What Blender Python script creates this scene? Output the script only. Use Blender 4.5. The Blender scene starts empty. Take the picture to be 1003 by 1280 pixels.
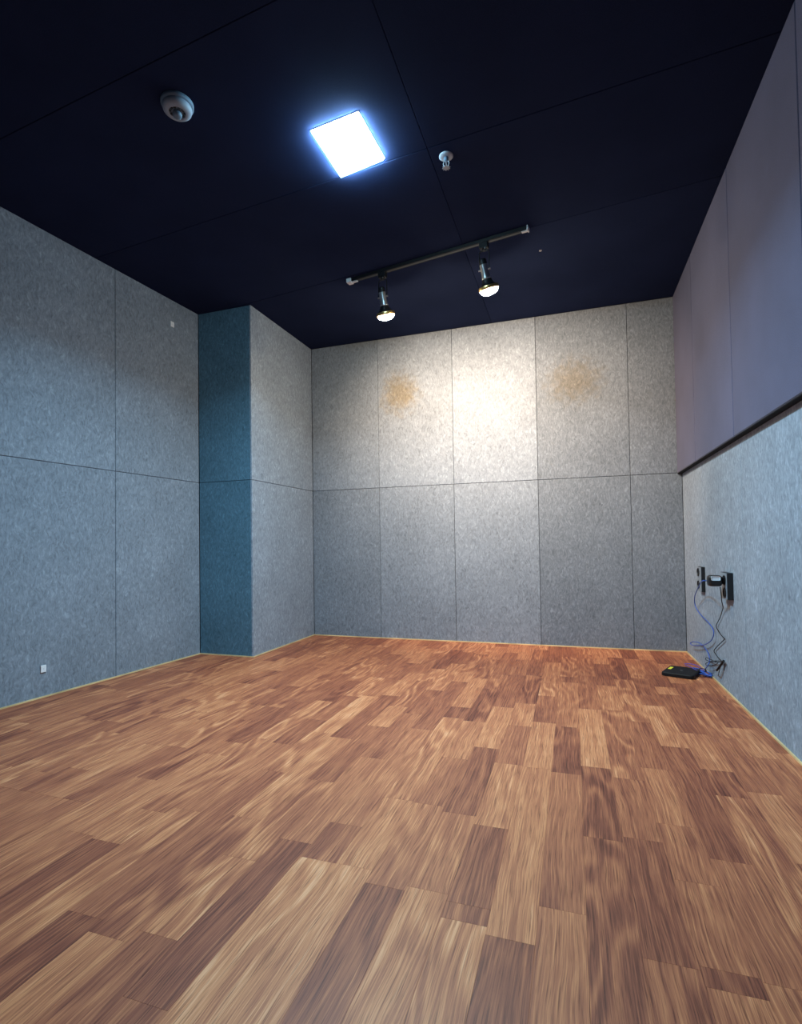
import bpy, bmesh, math, random
from mathutils import Vector, Matrix
random.seed(7)
S = bpy.context.scene
COL = S.collection

# ------------------------------------------------------------------ camera
F_PX, YAW, PITCH, ROLL, CAM_Z = 658.098, 0.323207, 0.022997, -0.014552, 0.75391
CX, CY = 495.306, 664.015                      # principal point in the 1003x1280 frame
fw = Vector((-math.sin(YAW)*math.cos(PITCH), math.cos(YAW)*math.cos(PITCH), math.sin(PITCH)))
r0 = Vector((math.cos(YAW), math.sin(YAW), 0)); u0 = r0.cross(fw)
CR = r0*math.cos(ROLL) + u0*math.sin(ROLL)
CU = -r0*math.sin(ROLL) + u0*math.cos(ROLL)
CAMP = Vector((0, 0, CAM_Z))
cd = bpy.data.cameras.new('camera'); cam = bpy.data.objects.new('camera', cd); COL.objects.link(cam)
cd.sensor_fit = 'HORIZONTAL'; cd.sensor_width = 36; cd.lens = 36*F_PX/1003
cd.shift_x = (501.5-CX)/1003; cd.shift_y = (CY-640)/1003
cd.clip_start = 0.01
m = Matrix((CR, CU, -fw)).transposed().to_4x4(); m.translation = CAMP
cam.matrix_world = m
S.camera = cam

# ------------------------------------------------------------------ world, exposure
w = bpy.data.worlds.new('world'); S.world = w; w.use_nodes = True
w.node_tree.nodes['Background'].inputs[0].default_value = (0.01, 0.012, 0.016, 1)
w.node_tree.nodes['Background'].inputs[1].default_value = 0.2
S.view_settings.view_transform = 'Standard'; S.view_settings.look = 'None'
S.view_settings.gamma = 1; S.view_settings.use_curve_mapping = False
S.view_settings.exposure = 0.0

PANEL_LIGHT = 30.0                  # emission of the ceiling light's face
PANEL_HALO = 420.0                 # emission of the edge added to throw a halo on the ceiling
PANEL_W, PANEL_SPREAD = 58.0, 146  # light it throws down into the room
PANEL_COLOR = (0.46, 0.79, 1.0)
SPOT_W = 112.0                      # each track spot
SPOT_COLOR = (1.0, 0.73, 0.52)
BULB_EMIT = 430.0
BEAM_TILT = .75

# ------------------------------------------------------------------ measures (metres, camera above the origin)
D, R, C, F = 3.9552, 0.7083, -2.0554, 3.0713
H, J = 2.4, 1.2
YB = -1.1                          # wall behind the camera
def LX(y): return -2.4922 + 0.06394*(y-3)     # the left wall stands at a slight angle

def ray(px, py): return CR*((px-CX)/F_PX) - CU*((py-CY)/F_PX) + fw
def on_z(px, py, z=0.0):
    d = ray(px, py); return CAMP + d*((z-CAM_Z)/d.z)
def on_x(px, py, x=R):
    d = ray(px, py); return CAMP + d*(x/d.x)

# ------------------------------------------------------------------ helpers
WL = {}                            # world place of each linked object
def tag(o, label=None, cat=None, group=None, kind=None):
    if label: o['label'] = label
    if cat: o['category'] = cat
    if group: o['group'] = group
    if kind: o['kind'] = kind
    return o
def empty(name, loc, rz=0):
    o = bpy.data.objects.new(name, None); COL.objects.link(o)
    o.location = loc; o.rotation_euler = (0, 0, rz); o.empty_display_size = .05
    return o
def link(name, bm, mat, parent=None, origin=None, smooth=False, world=True):
    """bm in world coordinates (world=True) or in the parent's local ones."""
    if origin is None:
        n = max(1, len(bm.verts)); origin = sum((v.co for v in bm.verts), Vector())/n
    origin = Vector(origin)
    bmesh.ops.translate(bm, verts=bm.verts, vec=-origin)
    bmesh.ops.recalc_face_normals(bm, faces=bm.faces)
    me = bpy.data.meshes.new(name); bm.to_mesh(me); bm.free()
    if smooth:
        for p in me.polygons: p.use_smooth = True
    me.materials.append(mat)
    o = bpy.data.objects.new(name, me); COL.objects.link(o)
    if parent is not None:
        o.parent = parent
        o.location = (origin - WL.get(parent.name, parent.location)) if world else origin
    else: o.location = origin
    WL[o.name] = origin.copy()
    return o
def box(bm, a, b, bev=0.0, seg=2):
    a = Vector(a); b = Vector(b)
    g = bmesh.ops.create_cube(bm, size=1)
    for v in g['verts']:
        v.co = Vector(((a[i]+b[i])/2 + v.co[i]*abs(b[i]-a[i]) for i in range(3)))
    if bev:
        es = list({e for v in g['verts'] for e in v.link_edges})
        bmesh.ops.bevel(bm, geom=es, offset=bev, segments=seg, profile=.5, affect='EDGES')
    return bm
def slab(poly, org, u, v, n, thick, cham):
    """chamfered panel: poly in (u,v), face at org plane, body behind it (-n)."""
    bm = bmesh.new(); org = Vector(org); u = Vector(u); v = Vector(v); n = Vector(n)
    N = len(poly); P = [Vector(p) for p in poly]
    area = sum(P[i].x*P[(i+1) % N].y - P[(i+1) % N].x*P[i].y for i in range(N))
    if area < 0: P.reverse()
    ins = []
    for i in range(N):
        a, b, c = P[i-1], P[i], P[(i+1) % N]
        d1 = (b-a).normalized(); d2 = (c-b).normalized()
        n1 = Vector((-d1.y, d1.x)); n2 = Vector((-d2.y, d2.x))
        k = (n1+n2); k = k/ (k.length_squared/2) if k.length_squared > 1e-9 else n1
        ins.append(b + k*cham)
    W = lambda p, h: org + u*p.x + v*p.y + n*h
    f = [bm.verts.new(W(p, 0)) for p in ins]
    s = [bm.verts.new(W(p, -cham)) for p in P]
    t = [bm.verts.new(W(p, -thick)) for p in P]
    bm.faces.new(f); bm.faces.new(t)
    for i in range(N):
        j = (i+1) % N
        bm.faces.new((f[i], f[j], s[j], s[i])); bm.faces.new((s[i], s[j], t[j], t[i]))
    return bm
def prism(poly3, off):
    bm = bmesh.new(); off = Vector(off)
    a = [bm.verts.new(Vector(p)) for p in poly3]; b = [bm.verts.new(Vector(p)+off) for p in poly3]
    bm.faces.new(a); bm.faces.new(b)
    for i in range(len(a)):
        j = (i+1) % len(a); bm.faces.new((a[i], a[j], b[j], b[i]))
    return bm
def lathe(bm, prof, seg=32, M=None):
    """prof [(r,z)...] revolved about z."""
    M = M or Matrix(); rings = []
    for r, z in prof:
        if r < 1e-6: rings.append([bm.verts.new(M @ Vector((0, 0, z)))])
        else: rings.append([bm.verts.new(M @ Vector((r*math.cos(2*math.pi*i/seg), r*math.sin(2*math.pi*i/seg), z))) for i in range(seg)])
    for a, b in zip(rings, rings[1:]):
        for i in range(seg):
            j = (i+1) % seg
            if len(a) == 1 and len(b) == 1: break
            if len(a) == 1: bm.faces.new((a[0], b[i], b[j]))
            elif len(b) == 1: bm.faces.new((a[i], a[j], b[0]))
            else: bm.faces.new((a[i], a[j], b[j], b[i]))
    return bm
def tube(bm, pts, r, seg=8, sub=6):
    """smooth tube through the points (Catmull-Rom)."""
    P = [Vector(p) for p in pts]; Q = []
    if sub > 1 and len(P) > 2:
        E_ = [P[0]*2-P[1]] + P + [P[-1]*2-P[-2]]
        for i in range(1, len(E_)-2):
            for k in range(sub):
                t = k/sub; a, b, c, d = E_[i-1:i+3]
                Q.append(.5*((2*b) + (c-a)*t + (2*a-5*b+4*c-d)*t*t + (3*b-3*c+d-a)*t**3))
        Q.append(P[-1])
    else: Q = P
    rings = []; up = Vector((0.31, .2, .93))
    for i, q in enumerate(Q):
        d = (Q[min(i+1, len(Q)-1)] - Q[max(i-1, 0)]).normalized()
        s = d.cross(up)
        if s.length < .05: s = d.cross(Vector((1, 0, 0)))
        s.normalize(); up2 = s.cross(d).normalized(); up = up2
        rings.append([bm.verts.new(q + (s*math.cos(2*math.pi*k/seg) + up2*math.sin(2*math.pi*k/seg))*r) for k in range(seg)])
    for a, b in zip(rings, rings[1:]):
        for k in range(seg): bm.faces.new((a[k], a[(k+1) % seg], b[(k+1) % seg], b[k]))
    bm.faces.new(rings[0]); bm.faces.new(rings[-1])
    return bm

# ------------------------------------------------------------------ materials
class NT:
    def __init__(s, name):
        s.m = bpy.data.materials.new(name); s.m.use_nodes = True; s.t = s.m.node_tree
        s.b = s.t.nodes['Principled BSDF']
    def n(s, k, **kw):
        x = s.t.nodes.new(k)
        for a, v in kw.items():
            if a.startswith('i_'):
                key = a[2:]; key = int(key) if key.isdigit() else key.replace('_', ' ')
                x.inputs[key].default_value = v
            else: setattr(x, a, v)
        return x
    def l(s, a, b): s.t.links.new(a, b)
    def math(s, op, a, b=None, clamp=False):
        x = s.n('ShaderNodeMath', operation=op, use_clamp=clamp)
        for i, v in enumerate((a, b)):
            if v is None: continue
            if isinstance(v, (int, float)): x.inputs[i].default_value = v
            else: s.l(v, x.inputs[i])
        return x.outputs[0]
    def mix(s, fac, a, b, blend='MIX'):
        x = s.n('ShaderNodeMix', data_type='RGBA', blend_type=blend)
        for k, v in ((0, fac), (6, a), (7, b)):
            if isinstance(v, (int, float)): x.inputs[k].default_value = v
            elif isinstance(v, tuple): x.inputs[k].default_value = v + (1,) if len(v) == 3 else v
            else: s.l(v, x.inputs[k])
        return x.outputs[2]
    def ramp(s, fac, stops):
        x = s.n('ShaderNodeValToRGB'); e = x.color_ramp.elements
        while len(e) < len(stops): e.new(.5)
        for q, (p, c) in zip(e, stops): q.position = p; q.color = c + (1,) if len(c) == 3 else c
        s.l(fac, x.inputs[0]); return x.outputs[0]
    def coords(s, scale=(1, 1, 1), rnd=20.0):
        tc = s.n('ShaderNodeTexCoord'); oi = s.n('ShaderNodeObjectInfo')
        off = s.n('ShaderNodeVectorMath', operation='SCALE'); cv = s.n('ShaderNodeCombineXYZ')
        s.l(oi.outputs['Random'], cv.inputs[0]); s.l(oi.outputs['Random'], cv.inputs[1]); s.l(oi.outputs['Random'], cv.inputs[2])
        s.l(cv.outputs[0], off.inputs[0]); off.inputs['Scale'].default_value = rnd
        ad = s.n('ShaderNodeVectorMath', operation='ADD'); s.l(tc.outputs['Object'], ad.inputs[0]); s.l(off.outputs[0], ad.inputs[1])
        mp = s.n('ShaderNodeMapping'); mp.inputs['Scale'].default_value = scale; s.l(ad.outputs[0], mp.inputs[0])
        return mp.outputs[0], oi
def simple(name, col, rough=.5, metal=0, spec=.5, bump=None, var=.06, scale=60):
    t = NT(name); v, oi = t.coords()
    nz = t.n('ShaderNodeTexNoise', i_Scale=scale, i_Detail=3.0); t.l(v, nz.inputs['Vector'])
    a = tuple(c*(1-var) for c in col); b = tuple(min(1, c*(1+var)) for c in col)
    t.l(t.ramp(nz.outputs[0], [(.3, a), (.7, b)]), t.b.inputs['Base Color'])
    t.b.inputs['Roughness'].default_value = rough; t.b.inputs['Metallic'].default_value = metal
    t.b.inputs['Specular IOR Level'].default_value = spec
    if bump:
        bp = t.n('ShaderNodeBump', i_Strength=bump, i_Distance=.001); t.l(nz.outputs[0], bp.inputs['Height'])
        t.l(bp.outputs[0], t.b.inputs['Normal'])
    return t.m
def emit(name, col, strength):
    t = NT(name); t.b.inputs['Base Color'].default_value = (.9, .9, .9, 1)
    t.b.inputs['Emission Color'].default_value = col + (1,); t.b.inputs['Emission Strength'].default_value = strength
    return t.m

def felt(name, base=(.240, .284, .346), ochre_patches=()):
    """pressed polyester felt: matted fibres, light and dark flecks"""
    t = NT(name); v, oi = t.coords()
    w1 = t.n('ShaderNodeTexNoise', i_Scale=14.0, i_Detail=2.0); t.l(v, w1.inputs['Vector'])
    wv = t.n('ShaderNodeVectorMath', operation='SCALE'); t.l(w1.outputs['Color'], wv.inputs[0]); wv.inputs['Scale'].default_value = .06
    vv = t.n('ShaderNodeVectorMath', operation='ADD'); t.l(v, vv.inputs[0]); t.l(wv.outputs[0], vv.inputs[1])
    def fib(rot, sc):
        mp = t.n('ShaderNodeMapping'); mp.inputs['Rotation'].default_value = rot; mp.inputs['Scale'].default_value = sc
        t.l(vv.outputs[0], mp.inputs[0])
        n = t.n('ShaderNodeTexNoise', i_Scale=1.0, i_Detail=3.0, i_Roughness=.6); t.l(mp.outputs[0], n.inputs['Vector'])
        return n.outputs[0]
    f1 = fib((.5, .5, .3), (125, 125, 36)); f2 = fib((-.6, -.7, .5), (120, 120, 34)); f3 = fib((1.2, 1.1, .2), (62, 62, 30))
    big = t.n('ShaderNodeTexNoise', i_Scale=3.5, i_Detail=4.0); t.l(v, big.inputs['Vector'])
    s_ = t.math('ADD', t.math('ADD', f1, f2), f3); s_ = t.math('MULTIPLY', s_, 1/3)
    s2 = t.math('ADD', t.math('MULTIPLY', s_, .86), t.math('MULTIPLY', big.outputs[0], .14))
    c = t.ramp(s2, [(.36, tuple(x*.60 for x in base)), (.47, tuple(x*.90 for x in base)),
                    (.54, tuple(x*1.08 for x in base)), (.66, tuple(min(1, x*1.6) for x in base))])
    c = t.mix(1.0, c, oi.outputs['Color'], 'MULTIPLY')
    if ochre_patches:
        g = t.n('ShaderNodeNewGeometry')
        for (p, sx, sz, amt) in ochre_patches:
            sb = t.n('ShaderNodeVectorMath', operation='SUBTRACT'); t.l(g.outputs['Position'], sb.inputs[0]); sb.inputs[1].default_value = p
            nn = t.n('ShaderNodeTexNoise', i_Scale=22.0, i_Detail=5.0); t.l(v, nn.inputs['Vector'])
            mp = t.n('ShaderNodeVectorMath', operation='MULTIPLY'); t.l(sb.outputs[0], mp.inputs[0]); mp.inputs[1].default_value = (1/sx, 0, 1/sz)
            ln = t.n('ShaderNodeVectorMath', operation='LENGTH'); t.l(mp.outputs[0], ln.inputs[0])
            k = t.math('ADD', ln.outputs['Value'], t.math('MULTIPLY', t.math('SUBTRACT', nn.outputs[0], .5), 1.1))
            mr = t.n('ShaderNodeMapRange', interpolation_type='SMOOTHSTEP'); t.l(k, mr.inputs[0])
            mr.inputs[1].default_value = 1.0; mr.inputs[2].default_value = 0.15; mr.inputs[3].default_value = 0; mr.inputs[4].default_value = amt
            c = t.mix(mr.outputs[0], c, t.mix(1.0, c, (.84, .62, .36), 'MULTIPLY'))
    t.l(c, t.b.inputs['Base Color'])
    t.b.inputs['Roughness'].default_value = .95; t.b.inputs['Specular IOR Level'].default_value = .12
    bp = t.n('ShaderNodeBump', i_Strength=.5, i_Distance=.0015); t.l(s_, bp.inputs['Height']); t.l(bp.outputs[0], t.b.inputs['Normal'])
    return t.m

def wood():
    """laminate strips; object colour red = how light the strip is, green = figure amount"""
    t = NT('merbau_strip'); v, oi = t.coords(rnd=37.0)
    sep = t.n('ShaderNodeSeparateColor'); t.l(oi.outputs['Color'], sep.inputs[0])
    tone, fig = sep.outputs[0], sep.outputs[1]
    # slow drift so the grain wanders
    mp0 = t.n('ShaderNodeMapping'); mp0.inputs['Scale'].default_value = (6, 2.6, 6); t.l(v, mp0.inputs[0])
    dr = t.n('ShaderNodeTexNoise', i_Scale=1.0, i_Detail=2.0); t.l(mp0.outputs[0], dr.inputs['Vector'])
    sx = t.n('ShaderNodeSeparateXYZ'); t.l(v, sx.inputs[0])
    x2 = t.math('ADD', sx.outputs[0], t.math('MULTIPLY', t.math('SUBTRACT', dr.outputs[0], .5), .035))
    cv = t.n('ShaderNodeCombineXYZ'); t.l(x2, cv.inputs[0]); t.l(sx.outputs[1], cv.inputs[1])
    def stretch(sc, det, rough=.6):
        mp = t.n('ShaderNodeMapping'); mp.inputs['Scale'].default_value = sc; t.l(cv.outputs[0], mp.inputs[0])
        n = t.n('ShaderNodeTexNoise', i_Scale=1.0, i_Detail=det, i_Roughness=rough); t.l(mp.outputs[0], n.inputs['Vector']); return n.outputs[0]
    fine = stretch((430, 10, 1), 3, .6); mid = stretch((190, 3.4, 1), 3, .55); broad = stretch((22, 1.3, 1), 3)
    # cathedral figure: rings of a warped noise
    fg = stretch((9.0, 1.7, 1), 1.5, .45)
    rg = t.math('SINE', t.math('MULTIPLY', fg, 48.0)); rg = t.math('ADD', t.math('MULTIPLY', rg, .5), .5)
    rg = t.math('POWER', rg, 1.6)
    a = t.math('ADD', t.math('MULTIPLY', fine, .34), t.math('MULTIPLY', mid, .42))
    a = t.math('ADD', a, t.math('MULTIPLY', broad, .24))           # ~0.5 centred
    k = t.math('SUBTRACT', a, .5); k = t.math('MULTIPLY', k, 2.3)
    g = t.math('MULTIPLY', t.math('MULTIPLY', t.math('SUBTRACT', rg, .5), fig), .27)
    val = t.math('ADD', t.math('ADD', t.math('ADD', t.math('MULTIPLY', tone, .50), .235), k), g, True)
    c = t.ramp(val, [(0.0, (.11, .026, .015)), (.25, (.27, .074, .038)), (.5, (.44, .142, .064)),
                     (.75, (.64, .245, .105)), (1.0, (.82, .39, .20))])
    # pores: short dark dashes along the grain
    po = stretch((400, 9, 1), 3, .6)
    pr = t.ramp(po, [(.34, (.45, .38, .38)), (.46, (1, 1, 1))])
    c = t.mix(.9, c, t.mix(1.0, c, pr, 'MULTIPLY'))
    t.l(c, t.b.inputs['Base Color'])
    ro = t.math('ADD', .40, t.math('MULTIPLY', fine, .18)); t.l(ro, t.b.inputs['Roughness'])
    t.b.inputs['Specular IOR Level'].default_value = .35
    bp = t.n('ShaderNodeBump', i_Strength=.22, i_Distance=.0006); t.l(t.math('ADD', fine, po), bp.inputs['Height']); t.l(bp.outputs[0], t.b.inputs['Normal'])
    return t.m

def fabric(name, col, scale=900):
    t = NT(name); v, oi = t.coords()
    w1 = t.n('ShaderNodeTexNoise', i_Scale=scale/3, i_Detail=2.0); t.l(v, w1.inputs['Vector'])
    w2 = t.n('ShaderNodeTexNoise', i_Scale=4.0, i_Detail=3.0); t.l(v, w2.inputs['Vector'])
    k = t.math('ADD', t.math('MULTIPLY', w1.outputs[0], .6), t.math('MULTIPLY', w2.outputs[0], .4))
    c = t.ramp(k, [(.3, tuple(x*.8 for x in col)), (.7, tuple(x*1.2 for x in col))])
    t.l(t.mix(1.0, c, oi.outputs['Color'], 'MULTIPLY'), t.b.inputs['Base Color'])
    t.b.inputs['Roughness'].default_value = .9; t.b.inputs['Specular IOR Level'].default_value = .15
    t.b.inputs['Sheen Weight'].default_value = .15
    bp = t.n('ShaderNodeBump', i_Strength=.25, i_Distance=.0008); t.l(w1.outputs[0], bp.inputs['Height']); t.l(bp.outputs[0], t.b.inputs['Normal'])
    return t.m

M_FELT = felt('grey_felt')
M_FELT_OCHRE = felt('grey_felt_ochre', ochre_patches=[((-1.276, D, 1.945), .23, .22, .8), ((.03, D, 1.90), 
    .27, .22, .6)])  # two soft ochre patches set by wall position
M_CEIL = fabric('navy_ceiling_felt', (.0130, .0200, .054))
M_CEIL.node_tree.nodes['Principled BSDF'].inputs['Specular IOR Level'].default_value = .03
M_CEIL.node_tree.nodes['Principled BSDF'].inputs['Sheen Weight'].default_value = 0
M_FABRIC = fabric('violet_fabric', (.11, .115, .195))
M_WOOD = wood()
M_SUB = simple('dark_backing', (.03, .03, .035), .9)
M_TRIM = simple('pale_wood_trim', (.72, .54, .28), .5, var=.25, scale=9)
M_BLACK = simple('black_plastic', (.012, .012, .014), .38)
M_BLACKM = simple('black_paint_metal', (.007, .007, .009), .5, 0, .25)
M_CHROME = simple('brushed_steel', (.62, .64, .66), .28, 1)
M_GOLD = simple('gold_reflector', (.85, .58, .22), .3, 1)
M_WHITE = simple('white_plastic', (.62, .62, .64), .5, var=.03)
M_GREYPL = simple('grey_plastic', (.34, .34, .38), .5, var=.03)
M_PLATE = simple('brushed_grey_plate', (.27, .31, .36), .55)
M_DET = simple('grey_white_detector', (.28, .35, .44), .55, var=.03)
M_SPK = simple('dull_sprinkler_metal', (.33, .36, .42), .5, var=.03)
M_DETD = simple('detector_base', (.12, .19, .27), .6, var=.03)
M_MATTE = simple('matte_black_plastic', (.006, .006, .008), .6, 0, .3)
M_BLUE = simple('blue_cable_jacket', (.045, .13, .55), .4)
M_PURPLE = simple('violet_cable_jacket', (.12, .09, .48), .4)
M_CORD = simple('black_cord_jacket', (.03, .03, .035), .5)
M_YELLOW = simple('yellow_sticker', (.85, .82, .06), .5, var=.03)
M_LABEL = simple('white_label', (.85, .88, .92), .45, var=.02)
M_GREYPRINT = simple('grey_print', (.12, .12, .13), .5)
M_DIFF = emit('light_diffuser', PANEL_COLOR, PANEL_LIGHT)
M_BULB = emit('warm_bulb_lens', (1.0, .80, .52), BULB_EMIT)

# ------------------------------------------------------------------ walls with their panels
PT, GAP = .012, .0012            # panel thickness, half joint
def wall(name, a, b, n, z0=0, z1=H):
    """backing slab from a to b (x,y) behind the panels; n = room-side normal"""
    n3 = Vector((n[0], n[1], 0)); A = Vector((a[0], a[1], z0)) - n3*PT; B = Vector((b[0], b[1], z0)) - n3*PT
    bm = prism([A, B, B+Vector((0, 0, z1-z0)), A+Vector((0, 0, z1-z0))], -n3*.08)
    o = link(name, bm, M_SUB); tag(o, kind='structure'); return o
def panels(parent, org, u, n, us, zs, mat, cham=.0022, name='acoustic_panel', tint=None, thick=PT):
    out = []
    for iu in range(len(us)-1):
        for iz in range(len(zs)-1):
            a, b = us[iu]+GAP, us[iu+1]-GAP; c, d = zs[iz]+GAP, zs[iz+1]-GAP
            bm = slab([(a, c), (b, c), (b, d), (a, d)], org, u, (0, 0, 1), n, thick-.0004, cham)
            o = link(name, bm, mat(iu, iz) if callable(mat) else mat, parent)
            k = random.uniform(.95, 1.05)*(tint(iu, iz) if tint else 1); o.color = (k, k, k, 1)
            out.append(o)
    return out
Z2 = [0, J, H]
wb = wall('wall_back', (C-.1, D), (R+.1, D), (0, -1))
BS = [C, -1.461, -.852, -.228, .389, R]
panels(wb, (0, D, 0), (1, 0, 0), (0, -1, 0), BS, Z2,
       lambda i, z: M_FELT_OCHRE if z == 1 and i in (1, 3) else M_FELT,
       tint=lambda i, z: ((.86, .93, .98, .80, .80), (1.0, 1.06, 1.10, .82, .80))[z][i])  # right panels vary in felt tone; rows carry the spots' falloff as tint
wr = wall('wall_right', (R, YB), (R, D+.1), (-1, 0))
RS = [YB, -.29, .45, 1.19, 1.93, 2.667, 3.405, D]
panels(wr, (R, 0, 0), (0, 1, 0), (-1, 0, 0), RS, [0, J], M_FELT, tint=lambda i, z: 1.3)  # raised tint puts the spots' side light into the felt colour
FS = [YB, -.4, .36, 1.12, 1.885, 2.645, 3.40, D-.001]
panels(wr, (R-.03, 0, 0), (0, 1, 0), (-1, 0, 0), FS, [J-.003, H], M_FABRIC, cham=.004, name='fabric_panel', thick=PT+.03)
bm = bmesh.new(); box(bm, (R-.0293, YB+.01, J-.0065), (R-.0004, D-.001, J-.0034))
link('shade_strip', bm, simple('underside_shade', (.006, .006, .008), .8, 0, .2), wr)  # dark strip added as the shade under the fabric panels
wl = wall('wall_left', (LX(YB), YB), (LX(F+.1), F+.1), (1, 0))
ldir = Vector((.06394, 1, 0)).normalized(); lnor = Vector((ldir.y, -ldir.x, 0))
L0 = Vector((LX(0), 0, 0)); ks = ldir.y
panels(wl, L0, ldir, lnor, [y/ks for y in (YB+.0, 0.0, 1.2, 2.396, F)], Z2, M_FELT, tint=lambda i, z: 1.0)
wpf = wall('wall_pillar_front', (LX(F)-.05, F), (C-PT, F), (0, -1))
for o in panels(wpf, (0, F, 0), (1, 0, 0), (0, -1, 0), [LX(F), C-.0125], Z2, M_FELT):
    o.color = (.44, .73, .82, 1)           # these two panels are tinted darker and bluer
wps = wall('wall_pillar_side', (C, F+PT), (C, D+.08), (1, 0))
panels(wps, (C, 0, 0), (0, 1, 0), (1, 0, 0), [F-GAP, D], Z2, M_FELT, tint=lambda i, z: 1.25)  # paler tint stands for the spot light falling on this side
wf = wall('wall_front', (LX(YB)-.05, YB), (R+.05, YB), (0, 1))
panels(wf, (0, YB, 0), (1, 0, 0), (0, 1, 0), [LX(YB), -1.9, -1.25, -.6, .05, R], Z2, M_FELT)

# ------------------------------------------------------------------ ceiling: dark panels, cross joints run slightly askew
ce = link('ceiling', prism([(LX(YB)-.2, YB-.1, H+PT), (R+.1, YB-.1, H+PT), (R+.1, D+.1, H+PT), (LX(YB)-.2, D+.1, H+PT)], (0, 0, .08)), M_SUB)
tag(ce, kind='structure')
seams = [lambda x: D, lambda x: 2.797-.125*x-.004, lambda x: 2.052-.085*x, lambda x: 1.30-.08*x, lambda x: .55-.06*x, lambda x: -.2-.05*x, lambda x: YB]
xcol = [(-2.80, -.541), (-.541, R)]
for i in range(len(seams)-1):
    for (xa, xb) in xcol:
        g = .0010
        q = [(xa+g, seams[i+1](xa)+g), (xb-g, seams[i+1](xb)+g), (xb-g, seams[i](xb)-g), (xa+g, seams[i](xa)-g)]
        o = link('ceiling_panel', slab(q, (0, 0, H), (1, 0, 0), (0, 1, 0), (0, 0, -1), PT-.0004, .0016), M_CEIL, ce)
        k = random.uniform(.92, 1.08); o.color = (k, k, k, 1)

# ------------------------------------------------------------------ baseboards: a thin pale strip along the floor
def base(name, a, b, n):
    n3 = Vector((n[0], n[1], 0)); A = Vector((a[0], a[1], 0)); B = Vector((b[0], b[1], 0))
    bm = prism([A, B, B+Vector((0, 0, .007)), A+Vector((0, 0, .007))], n3*.006)
    tag(link(name, bm, M_TRIM), kind='structure')
base('baseboard_back', (C+.006, D), (R-.006, D), (0, -1))
base('baseboard_right', (R, YB), (R, D), (-1, 0))
base('baseboard_left', (LX(YB), YB), (LX(F-.006), F-.006), tuple(lnor)[:2])
base('baseboard_pillar_front', (LX(F), F), (C+.006, F), (0, -1))
base('baseboard_pillar_side', (C, F), (C, D), (1, 0))

# ------------------------------------------------------------------ floor: wood strips, laid along the depth of the room
fl = link('floor', prism([(LX(YB)-.2, YB-.1, -.012), (R+.1, YB-.1, -.012), (R+.1, D+.1, -.012), (LX(YB)-.2, D+.1, -.012)], (0, 0, -.1)), M_SUB)
tag(fl, kind='structure')
crops = dict(A=(0, 860, 2.95), B=(300, 860, 2.95), C=(600, 860, 2.489), D=(0, 1060, 2.95), E=(300, 1060, 2.95),
             F=(600, 1060, 2.489), G=(300, 780, 3.343), H=(560, 790, 3.343), I=(560, 940, 3.343))
# far end of a strip as seen in the photograph, and how light it is (0 dark .. 1 light)
ENDS = '''I180,312,.2 I85,640,.08 I75,712,.8 C80,235,.72 C150,120,.35 I245,782,.1 I378,68,.75 C205,108,.78 I500,90,.38
C282,122,.2 H525,212,.66 C362,247,.13 C355,67,.88 H600,185,.3 H600,110,.4 I660,365,.25 I815,366,.05 I815,396,.5 F570,355,.22
H700,328,.52 H680,225,.68 C620,185,.2 F700,113,.5 F770,385,.08 F830,460,.6 C565,57,.85 H845,180,.18 C750,258,.2 C810,342,.66
H935,232,.78 H960,264,.3 F980,440,.6 B815,262,.35 E650,147,.8 B760,262,.3 E515,138,.2 B700,430,.5 B790,110,.74 B600,412,.85
B650,150,.6 B390,503,.3 E290,44,.97 E380,60,.9 D400,328,.78 D310,245,.12 D575,320,.35 D545,577,.5 D900,40,.72 A920,480,.28
A400,567,.1 A575,455,.74 A725,455,.68 A815,248,.76 A920,125,.22 A770,90,.7 A620,212,.3 A130,305,.6 A30,115,.6 A130,70,.15
B80,300,.3 B60,122,.28 B480,30,.88 B570,33,.18 B400,187,.7 B500,140,.22 B480,257,.5 B640,95,.3 G400,157,.62 G520,60,.15
G885,165,.75 G930,110,.12 G935,242,.22 G640,300,.12 G505,240,.18 G360,322,.7 G565,168,.74 G680,128,.3 H60,210,.22 H370,182,.2
H440,215,.84 H420,268,.3 H455,128,.62 H750,200,.66 H720,80,.2 H590,95,.55'''
PITCH_F, X0 = .093, -.175
strips = {}
for tok in ENDS.split():
    cx_, cy_, sc = crops[tok[0]]; a, b, tn = (float(q) for q in tok[1:].split(','))
    p = on_z(cx_+a/sc, cy_+b/sc); j = math.floor((p.x-X0)/PITCH_F)
    strips.setdefault(j, []).append((p.y, tn))
YN = .42
rng = random.Random(11); count = 0
jmin = math.floor((LX(YB)-X0)/PITCH_F); jmax = math.floor((R-X0)/PITCH_F)
def tone_near(prev):
    while True:
        t_ = rng.choice([.15, .25, .3, .38, .45, .5, .58, .66, .75, .8]) + rng.uniform(-.05, .05)
        if abs(t_-prev) > .12: return t_
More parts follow.
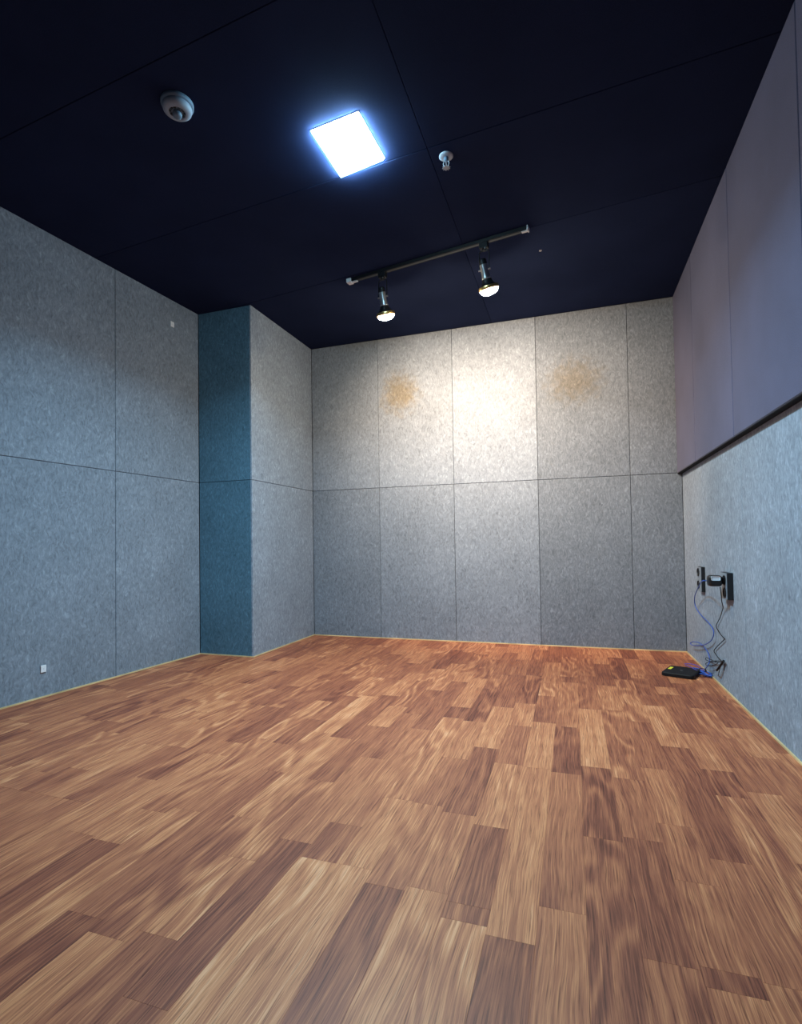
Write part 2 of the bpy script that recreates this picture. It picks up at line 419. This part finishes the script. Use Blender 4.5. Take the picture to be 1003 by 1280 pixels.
for j in range(jmin, jmax+1):
    xa, xb = X0+j*PITCH_F, X0+(j+1)*PITCH_F
    xa, xb = max(xa, -2.62), min(xb, R+.01)
    if xb-xa < .01: continue
    known = sorted([e for e in strips.get(j, []) if YN < e[0] < D-.12], reverse=True)
    kk = []
    for e in known:                                    # drop readings that fall on one another
        if not kk or kk[-1][0]-e[0] > .045: kk.append(e)
    seq = []; y = D; prev = .5
    bounds = kk + [(YN if j > -14 else 1.2, None)]
    cur = None
    first = True
    for (yb_, tn) in bounds:
        # split a long unread stretch into natural lengths
        ln = y-yb_; t_ = cur if cur is not None else tone_near(prev)
        lim = .80 if cur is not None else .58
        while ln > lim:
            step = rng.uniform(.28, .62) if cur is None else rng.uniform(.5, .75)
            if first: step *= rng.uniform(.3, 1); first = False
            step = min(step, ln-.12)
            seq.append((y-step, y, t_)); y -= step; ln = y-yb_; prev = t_; t_ = tone_near(prev); cur = None; lim = .58
        seq.append((yb_, y, t_)); y = yb_; prev = t_; cur = tn; first = False
    for (a, b, tn) in seq:
        g = .00008
        o = link('plank', slab([(xa+g, a+g), (xb-g, a+g), (xb-g, b-g), (xa+g, b-g)], (0, 0, 0), (1, 0, 0), (0, 1, 0), (0, 0, 1), .0118, .0002), M_WOOD, fl)
        tn = max(0, min(1, tn + rng.uniform(-.03, .03)))
        o.color = (tn, rng.choice([.1, .2, .3, .5, 1.0]) if tn < .5 or tn > .9 else rng.choice([.2, .5, 1, 1]), 0, 1); count += 1
# the part of the floor behind the camera, never seen
o = link('plank_field', prism([(-2.8, YB, 0), (R+.01, YB, 0), (R+.01, YN-.0005, 0), (-2.8, YN-.0005, 0)], (0, 0, -.0118)), M_WOOD, fl)
o.color = (.45, .2, 0, 1); o['kind'] = 'stuff'
o = link('plank_field', prism([(-2.8, YN, 0), (X0-13*PITCH_F-.0005, YN, 0), (X0-13*PITCH_F-.0005, 1.1995, 0), (-2.8, 1.1995, 0)], (0, 0, -.0118)), M_WOOD, fl)
o.color = (.45, .2, 0, 1); o['kind'] = 'stuff'
print('planks', count)

# ------------------------------------------------------------------ ceiling panel light
ZL = H-.014
q = [tuple(on_z(px, py, ZL).xy) for px, py in ((391, 168), (447.5, 145.5), (479, 200.5), (426.5, 222))]
cl = empty('ceiling_light', (-.848, 1.988, H))
tag(cl, 'square flat white ceiling light, glowing cool white on the dark ceiling', 'ceiling light')
cen = Vector((-.848, 1.988)); cen = sum((Vector(p) for p in q), Vector((0, 0)))/4; qq = [cen + (Vector(p)-cen)*1.10 for p in q]
bm = slab([tuple(cen+(Vector(p)-cen)*1.07) for p in q], (0, 0, H-.003), (1, 0, 0), (0, 1, 0), (0, 0, -1), .003, .001)
link('frame', bm, M_WHITE, cl)
link('diffuser', slab([tuple(p) for p in q], (0, 0, ZL), (1, 0, 0), (0, 1, 0), (0, 0, -1), .0010, .0003), M_DIFF, cl)
link('halo_edge', slab([tuple(p) for p in q], (0, 0, ZL+.0011), (1, 0, 0), (0, 1, 0), (0, 0, -1), .0098, .0002), emit('halo_glow', (.48, .82, 1.0), PANEL_HALO), cl)  # edge strip added to make the halo round the lamp
ad_ = bpy.data.lights.new('panel_light', 'AREA'); ad_.shape = 'RECTANGLE'; ad_.size = .20; ad_.size_y = .25
ad_.energy = PANEL_W; ad_.color = PANEL_COLOR; ad_.spread = math.radians(PANEL_SPREAD)
ao_ = bpy.data.objects.new('panel_light', ad_); COL.objects.link(ao_); ao_.parent = cl; ao_.location = (0, 0, ZL-H-.001)


# ------------------------------------------------------------------ smoke detector
sd = empty('smoke_detector', (-1.358, 1.568, H))
tag(sd, 'round off-white smoke detector on the ceiling, left of the square light', 'smoke detector')
link('base', lathe(bmesh.new(), [(0, 0), (.058, 0), (.058, -.010), (.054, -.014), (0, -.014)], 40), M_DETD, sd, (0, 0, 0), True, False)
b = link('cover', lathe(bmesh.new(), [(0, -.0142), (.050, -.0142), (.0525, -.020), (.050, -.030), (.043, -.036), (.032, -.038), (.029, -.037), (.0285, -.033), (0, -.033)], 40), M_DET, sd, (0, 0, 0), True, False)
link('sensor_cap', lathe(bmesh.new(), [(0, -.0335), (.014, -.0335), (.017, -.042), (.015, -.051), (.009, -.054), (0, -.054)], 32), M_DETD, sd, (0, 0, 0), True, False)
for k in range(10):
    a = 2*math.pi*k/10; bm = bmesh.new(); box(bm, (.0205, -.0045, -.0368), (.0285, .0045, -.0332))
    bmesh.ops.rotate(bm, verts=bm.verts, cent=(0, 0, 0), matrix=Matrix.Rotation(a, 3, 'Z'))
    link('smoke_vent', bm, M_BLACK, sd, world=False)

# ------------------------------------------------------------------ sprinkler head
sp = empty('sprinkler', (-.476, 2.166, H))
tag(sp, 'small pale sprinkler head with round ceiling plate, right of the square light', 'sprinkler')
link('escutcheon', lathe(bmesh.new(), [(0, 0), (.030, 0), (.0305, -.003), (.024, -.007), (.015, -.0085), (0, -.0085)], 32), M_SPK, sp, (0, 0, 0), True, False)
link('nozzle', lathe(bmesh.new(), [(0, -.0087), (.0105, -.0087), (.0105, -.020), (.007, -.023), (0, -.023)], 20), M_DETD, sp, (0, 0, 0), True, False)
bm = bmesh.new()
for s in (-1, 1): tube(bm, [(s*.008, 0, -.022), (s*.0125, 0, -.032), (s*.009, 0, -.043), (s*.002, 0, -.049)], .0019, 8)
link('frame_arms', bm, M_SPK, sp, (0, 0, 0), True, False)
link('glass_bulb', lathe(bmesh.new(), [(0, -.0232), (.0022, -.025), (.0026, -.038), (0, -.046)], 12), simple('bulb_glass', (.35, .33, .36), .15), sp, (0, 0, 0), True, False)
bm = bmesh.new(); lathe(bm, [(0, -.0495), (.007, -.0495), (.013, -.0505), (.013, -.0520), (.006, -.0515), (0, -.0515)], 20)
for k in range(10):
    a = 2*math.pi*k/10; g = bmesh.new(); 
    v = [bm.verts.new((math.cos(a+t)*r_, math.sin(a+t)*r_, z)) for z in (-.0505, -.0520) for (t, r_) in ((-.13, .0128), (.13, .0128), (.09, .0175), (-.09, .0175))]
    for f in ((0, 1, 2, 3), (4, 5, 6, 7), (0, 1, 5, 4), (1, 2, 6, 5), (2, 3, 7, 6), (3, 0, 4, 7)): bm.faces.new([v[i] for i in f])
    g.free()
link('deflector', bm, M_SPK, sp, (0, 0, 0), False, False)

# tiny caps on the ceiling
cc = link('blank_cover', lathe(bmesh.new(), [(0, 0), (.008, 0), (.008, -.002), (.005, -.004), (0, -.0045)], 16), M_GREYPL, None, (0, 0, 0), True)
cc.location = (-.137, 3.059, H); tag(cc, 'tiny grey round cap on the dark ceiling, right of the track lights', 'cap')

# ------------------------------------------------------------------ lighting track and its two spots
T0, T1 = Vector((-1.262, 2.985, 0)), Vector((-.190, 2.802, 0))
td = (T1-T0).normalized(); ta = math.atan2(td.y, td.x); TL = (T1-T0).length
tr = empty('lighting_track', (T0.x, T0.y, H), ta)
tag(tr, 'straight black lighting track with pale end pieces on the dark ceiling', 'lighting track')
bm = bmesh.new(); box(bm, (0, -.014, -.0195), (TL, .014, 0), .0015)
link('rail', bm, M_BLACKM, tr, world=False)
bm = bmesh.new(); box(bm, (.02, -.0045, -.0205), (TL-.02, .0045, -.0196))
link('conductor_slot', bm, M_BLACK, tr, world=False)
bm = bmesh.new(); box(bm, (-.034, -.02, -.026), (-.0005, .02, 0), .004); box(bm, (.0, -.008, -.0265), (.038, .008, -.0206), .0015)
link('feed_end', bm, M_WHITE, tr, world=False)
bm = bmesh.new(); box(bm, (TL+.0005, -.018, -.0245), (TL+.007, .018, 0), .002); box(bm, (TL-.03, -.009, -.0245), (TL+.001, .009, -.0206), .0015)
link('end_cap', bm, M_WHITE, tr, world=False)

def track_spot(name, ax, ay, tilt, roll, label):
    t = empty(name, (ax, ay, H-.0206), ta); tag(t, label, 'spotlight', 'track spotlights')
    bm = bmesh.new(); box(bm, (-.024, -.0165, -.030), (.024, .0165, 0), .003); lathe(bm, [(0, -.030), (.012, -.030), (.012, -.040), (0, -.040)], 20)
    ad = link('adapter', bm, M_BLACKM, t, world=False)
    bm = bmesh.new(); lathe(bm, [(0, -.0335), (.0042, -.0335), (.0042, -.0015), (0, -.0015)], 12, Matrix.Translation((0.010, -.0166, -.012)) @ Matrix.Rotation(math.pi/2, 4, 'X') @ Matrix.Translation((0, 0, .0335-.0335)) @ Matrix.Scale(.06, 4, (0, 0, 1)))
    link('latch', bm, M_CHROME, ad, world=False)
    # yoke: two slim bars that carry the head
    bm = bmesh.new()
    for s in (-1, 1):
        tube(bm, [(s*.006, 0, -.041), (s*.022, 0, -.044), (s*.027, 0, -.056), (s*.027, 0, -.150)], .0028, 8, 5)
    link('yoke', bm, M_BLACKM, t, world=False)
    M = Matrix.Translation((0, 0, -.145)) @ Matrix.Rotation(roll, 4, 'Y') @ Matrix.Rotation(tilt, 4, 'X') @ Matrix.Diagonal((1.12, 1.12, 1.45, 1))
    hd = link('lamp_head', lathe(bmesh.new(), [(0, .038), (.013, .038), (.0175, .034), (.0185, .020), (.0185, -.012), (.0205, -.030), (.027, -.046), (.038, -.058), (.0475, -.066),
              (.0475, -.070), (.0455, -.070), (.036, -.060), (.02, -.046), (0, -.044)], 40, M), M_BLACKM, t, smooth=True, world=False)
    link('steel_sleeve', lathe(bmesh.new(), [(.0190, .018), (.0190, -.012), (.0212, -.030), (.0225, -.034), (.0215, -.034), (.0187, -.012), (.0187, .018), (.0190, .018)], 40, M), M_CHROME, t, smooth=True, world=False)
    link('reflector_rim', lathe(bmesh.new(), [(.0478, -.060), (.0500, -.066), (.0500, -.071), (.0470, -.073), (.0460, -.0712), (.0478, -.060)], 40, M), M_GOLD, t, smooth=True, world=False)
    link('bulb', lathe(bmesh.new(), [(.0458, -.0705), (.044, -.077), (.037, -.084), (.024, -.089), (.010, -.0915), (0, -.092)], 40, M), M_BULB, t, smooth=True, world=False)
    for s in (-1, 1): link('pivot_knob', lathe(bmesh.new(), [(0, .0185), (.005, .0185), (.005, .033), (0, .034)], 14, Matrix.Translation((0, 0, -.145)) @ Matrix.Rotation(s*math.pi/2, 4, 'Y')), M_CHROME, t, world=False)
    ld = bpy.data.lights.new(name+'_light', 'SPOT'); ld.energy = SPOT_W; ld.color = SPOT_COLOR
    ld.spot_size = math.radians(114); ld.spot_blend = 1.0; ld.shadow_soft_size = .04
    lo = bpy.data.objects.new('beam', ld); COL.objects.link(lo); lo.parent = t
    lo.matrix_local = Matrix.Translation((0, 0, -.145)) @ Matrix.Rotation(roll, 4, 'Y') @ Matrix.Rotation(tilt, 4, 'X') @ Matrix.Translation((0, 0, -.15)) @ Matrix.Rotation(BEAM_TILT, 4, 'X')
    return t
def on_track(px, py):
    p = on_z(px, py, H-.04); k = (Vector((p.x, p.y, 0))-T0).dot(td); return T0+td*k
a = on_track(478, 345); track_spot('track_spotlight', a.x, a.y, .35, .0, 'lit warm spotlight hanging from the track, the left of the two')
a = on_track(605, 308); track_spot('track_spotlight', a.x, a.y, .35, -.12, 'lit warm spotlight hanging from the track, the right of the two')

# ------------------------------------------------------------------ small plates on the left wall
def wall_plate(pts, label, th=.006):
    d0 = []
    for (px, py) in pts:
        d = ray(px, py); x0 = -2.4922-3*.06394; tt = x0/(d.x-.06394*d.y); d0.append(CAMP+d*tt)
    c = sum(d0, Vector())/4; h = sum(abs(d0[i].z-c.z) for i in range(4))/4; wd = sum(abs((d0[i]-c).dot(ldir)) for i in range(4))/4
    o = empty('wall_plate', c, math.atan2(ldir.y, ldir.x)-math.pi/2); tag(o, label, 'wall plate')
    bm = bmesh.new(); box(bm, (.0002, -wd, -h), (th, wd, h), .0012); link('cover', bm, M_LABEL, o, world=False)
    bm = bmesh.new(); lathe(bm, [(0, 0), (.0022, 0), (.0022, .0008), (0, .0012)], 10, Matrix.Translation((th, 0, 0)) @ Matrix.Rotation(math.pi/2, 4, 'Y'))
    link('screw', bm, M_CHROME, o, world=False)
wall_plate([(212.8, 401), (217, 403.5), (217.2, 410.5), (213, 407)], 'tiny pale plate high on the grey panelled left wall')
wall_plate([(50.5, 832), (57.3, 830.8), (56.8, 839.5), (50, 841.3)], 'small white square plate low on the grey panelled left wall')

# ------------------------------------------------------------------ outlet boxes on the right wall
def outlet(yn, yf, z0, z1, d, label, sock, name='outlet_box'):
    o = empty(name, (R, (yn+yf)/2, z0)); tag(o, label, 'outlet', 'outlet boxes on the right wall')
    bm = bmesh.new(); box(bm, (R-d+.0015, yn, z0), (R-.0002, yf, z1), .0015); link('housing', bm, M_BLACK, o)
    bm = bmesh.new(); box(bm, (R-d-.001, yn+.0035, z0+.002), (R-d+.0015, yf-.0005, z1-.002), .0008); fp = link('face_plate', bm, M_PLATE, o)
    for (sy, sz) in sock:
        M = Matrix.Translation((R-d-.001, sy, sz)) @ Matrix.Rotation(-math.pi/2, 4, 'Y')
        link('socket', lathe(bmesh.new(), [(0, .0002), (.016, .0002), (.020, .0003), (.0215, .004), (.0235, .004), (.0235, .0), (0, 0)], 28, M), M_BLACK, fp, smooth=False)
    return o
outlet(2.834, 2.955, .465, .592, .026, 'nearer black outlet box on the right wall, holding the power adapter', [(2.872, .556), (2.872, .497)])
outlet(3.385, 3.479, .452, .594, .020, 'farther black outlet box on the right wall, with two empty sockets', [(3.450, .562), (3.450, .490)])

# ------------------------------------------------------------------ power adapter plugged into the nearer box
XA = R-.0285
pa = empty('power_adapter', (XA-.012, 2.872, .553)); tag(pa, 'black rounded power adapter with white label, plugged in the nearer outlet box', 'power adapter')
bm = bmesh.new(); box(bm, (XA-.070, 2.846, .527), (XA-.0125, 2.898, .580), .013, 4)
bd = link('body', bm, M_BLACK, pa, smooth=True)
bm = bmesh.new(); box(bm, (XA-.0122, 2.856, .537), (XA-.0006, 2.889, .572), .005, 3); link('plug', bm, M_MATTE, pa, smooth=True)
bm = bmesh.new(); box(bm, (XA-.060, 2.8446, .556), (XA-.022, 2.8459, .5765), .004, 3); link('label', bm, M_LABEL, bd)

# ------------------------------------------------------------------ cables
def px_path(pts): return [on_x(px, py, R-dx) for (px, py, dx) in pts]
A0 = Vector((XA-.0735, 2.872, .553))
blue = [A0, A0+Vector((-.012, .03, -.004))] + px_path([(875, 731, .055), (869, 745, .035), (869.5, 757, .02), (876, 768, .016), (884, 776, .014), (891, 785, .014),
       (892.5, 793, .014), (889, 801, .016), (882, 805.5, .018), (874, 807, .02), (866, 806.5, .022), (863.6, 804, .022), (867, 802.3, .018), (874, 803.5, .014),
       (880, 808, .013), (885.5, 816, .013), (887.5, 825, .014), (885.5, 831.5, .03)])
p = on_z(880, 838, .006); blue += [p, on_z(875, 841, .010)]
rt = on_z(871, 842, .012)
bm = tube(bmesh.new(), blue, .0026, 8, 6)
tag(link('network_cable', bm, M_BLUE, smooth=True), 'thin blue network cable looping down from the power adapter to the floor', 'cable')
# tied coil between the router and the wall
bm = bmesh.new(); pts = []
ca, cb = on_z(868, 836.5, .012), on_z(889, 845, .012)
ax = (cb-ca); nrm = Vector((-ax.y, ax.x, 0)).normalized()
for k in range(5*8+1):
    t_ = k/(5*8)*5*2*math.pi; u_ = .5+.5*math.cos(t_)*(1-.10*math.sin(k*.9))
    q_ = ca + ax*u_ + nrm*(math.sin(t_)*(.014+.012*math.sin(k*.55))) ; q_.z = .006+.016*(.5+.5*math.sin(k*1.3))*(.4+.6*abs(math.sin(t_*.5)))
    pts.append(q_)
tube(bm, pts, .0021, 6, 3)
coil = link('cable_coil', bm, M_BLUE, smooth=True)
tag(coil, 'folded coil of blue and violet cable on the floor between router and wall', 'cable')
bm = bmesh.new(); tube(bm, [on_z(856, 829.8, .016), on_z(864, 830, .022), on_z(873, 832.5, .02), on_z(880, 838, .01), on_z(872, 838, .02), on_z(862, 833, .02), on_z(857, 831.5, .016)], .0026, 6, 6)
link('violet_strand', bm, M_PURPLE, coil, smooth=True)
bm = bmesh.new(); mid = (ca+cb)/2
lathe(bm, [(.020, -.005), (.0225, -.005), (.0225, .005), (.020, .005), (.020, -.005)], 16, Matrix.Translation(mid+Vector((0, 0, .012))) @ Matrix.Rotation(math.atan2(ax.y, ax.x), 4, 'Z') @ Matrix.Rotation(math.pi/2, 4, 'Y') @ Matrix.Scale(.55, 4, (1, 0, 0)))
link('tie', bm, M_CORD, coil)

cord = [Vector((XA-.018, 2.872, .5235))] + px_path([(902, 744, .04), (902.5, 751, .028), (904.2, 759, .014), (903, 764, .010), (900.5, 772, .008), (895.8, 782, .008),
       (898, 788, .008), (902, 794, .008), (906, 798.5, .008), (902, 803, .008), (897, 808, .008), (893, 813.5, .008), (896, 819, .008), (900, 824, .008), (903.5, 827, .012)])
bm = tube(bmesh.new(), cord, .0020, 8, 5)
wp = px_path([(903.5, 827, .012), (896, 826, .016), (887, 826.5, .02), (882.5, 824, .022), (884, 822, .02), (890, 825, .016), (898, 828.5, .012), (890, 832, .018), (884, 832, .022), (883, 829, .02), (890, 827.5, .014), (903, 828, .01)])
tube(bm, wp, .0017, 6, 5)
cd_ = link('black_cable', bm, M_MATTE, smooth=True); tag(cd_, 'thin black power cord zigzagging down the right wall from the adapter', 'cable')
b1 = px_path([(905, 826, .012), (903, 829, .014), (899.5, 834, .02), (896.5, 838, .024)])
link('plug', tube(bmesh.new(), b1, .0052, 12, 4), M_MATTE, cd_, smooth=True)
bm = tube(bmesh.new(), px_path([(904, 827, .010), (901, 834, .010), (899, 841, .010), (898.5, 843.5, .012)]) + [on_z(896, 844.5, .003), on_z(890, 844, .003), on_z(880, 846, .004), on_z(874, 845, .008)], .0018, 8, 5)
link('tail', bm, M_CORD, cd_, smooth=True)
bm = tube(bmesh.new(), px_path([(902, 826.5, .012), (906.5, 828, .010), (906, 833, .010), (905, 838, .010)]), .0024, 8, 5)
link('loose_end', bm, M_CORD, cd_, smooth=True)

# ------------------------------------------------------------------ router lying on the floor
c0 = [on_z(829.5, 830, .02), on_z(871.5, 836.0, .02), on_z(874, 846, .02), on_z(835.5, 841.5, .02)]
rc = sum(c0, Vector())/4; e1 = ((c0[1]-c0[0])+(c0[2]-c0[3]))/2; e2 = ((c0[0]-c0[3])+(c0[1]-c0[2]))/2
print('router', e1.length, e2.length, math.degrees(math.atan2(e1.y, e1.x)))
ra = math.atan2(e1.y, e1.x); L1, L2 = e1.length/2, abs(e2.dot(Vector((-math.sin(ra), math.cos(ra), 0))))/2
ro = empty('router', (rc.x, rc.y, 0), ra); tag(ro, 'flat black rounded router with a yellow sticker, lying on the wood floor', 'router')
def rrect(a, b, r_, n=6):
    out = []
    for cx_, cy_, s in ((a-r_, b-r_, 0), (-a+r_, b-r_, 1), (-a+r_, -b+r_, 2), (a-r_, -b+r_, 3)):
        for k in range(n+1): t_ = (s + k/n)*math.pi/2; out.append((cx_+r_*math.cos(t_), cy_+r_*math.sin(t_)))
    return out
sh = L2*.0
def rslab(a, b, r_, z0, z1, cham, name, mat, par):
    bm = slab(rrect(a, b, r_), (0, 0, z1), (1, 0, 0), (0, 1, 0), (0, 0, 1), z1-z0, cham); return link(name, bm, mat, par, world=False)
rslab(L1, L2, .020, .003, .021, .004, 'body', M_MATTE, ro)
rslab(L1*.9, L2*.9, .02, 0, .003, .001, 'foot', M_CORD, ro)
bm = bmesh.new(); box(bm, (-L1+.012, -L2*.05, .0211), (-L1+.029, L2*.55, .0216), .0002, 1); link('sticker', bm, M_YELLOW, ro, world=False)
bm = bmesh.new(); box(bm, (-.006, -.006, .0211), (.006, .006, .0214), .0001, 1); link('printed_mark', bm, M_GREYPRINT, ro, world=False)
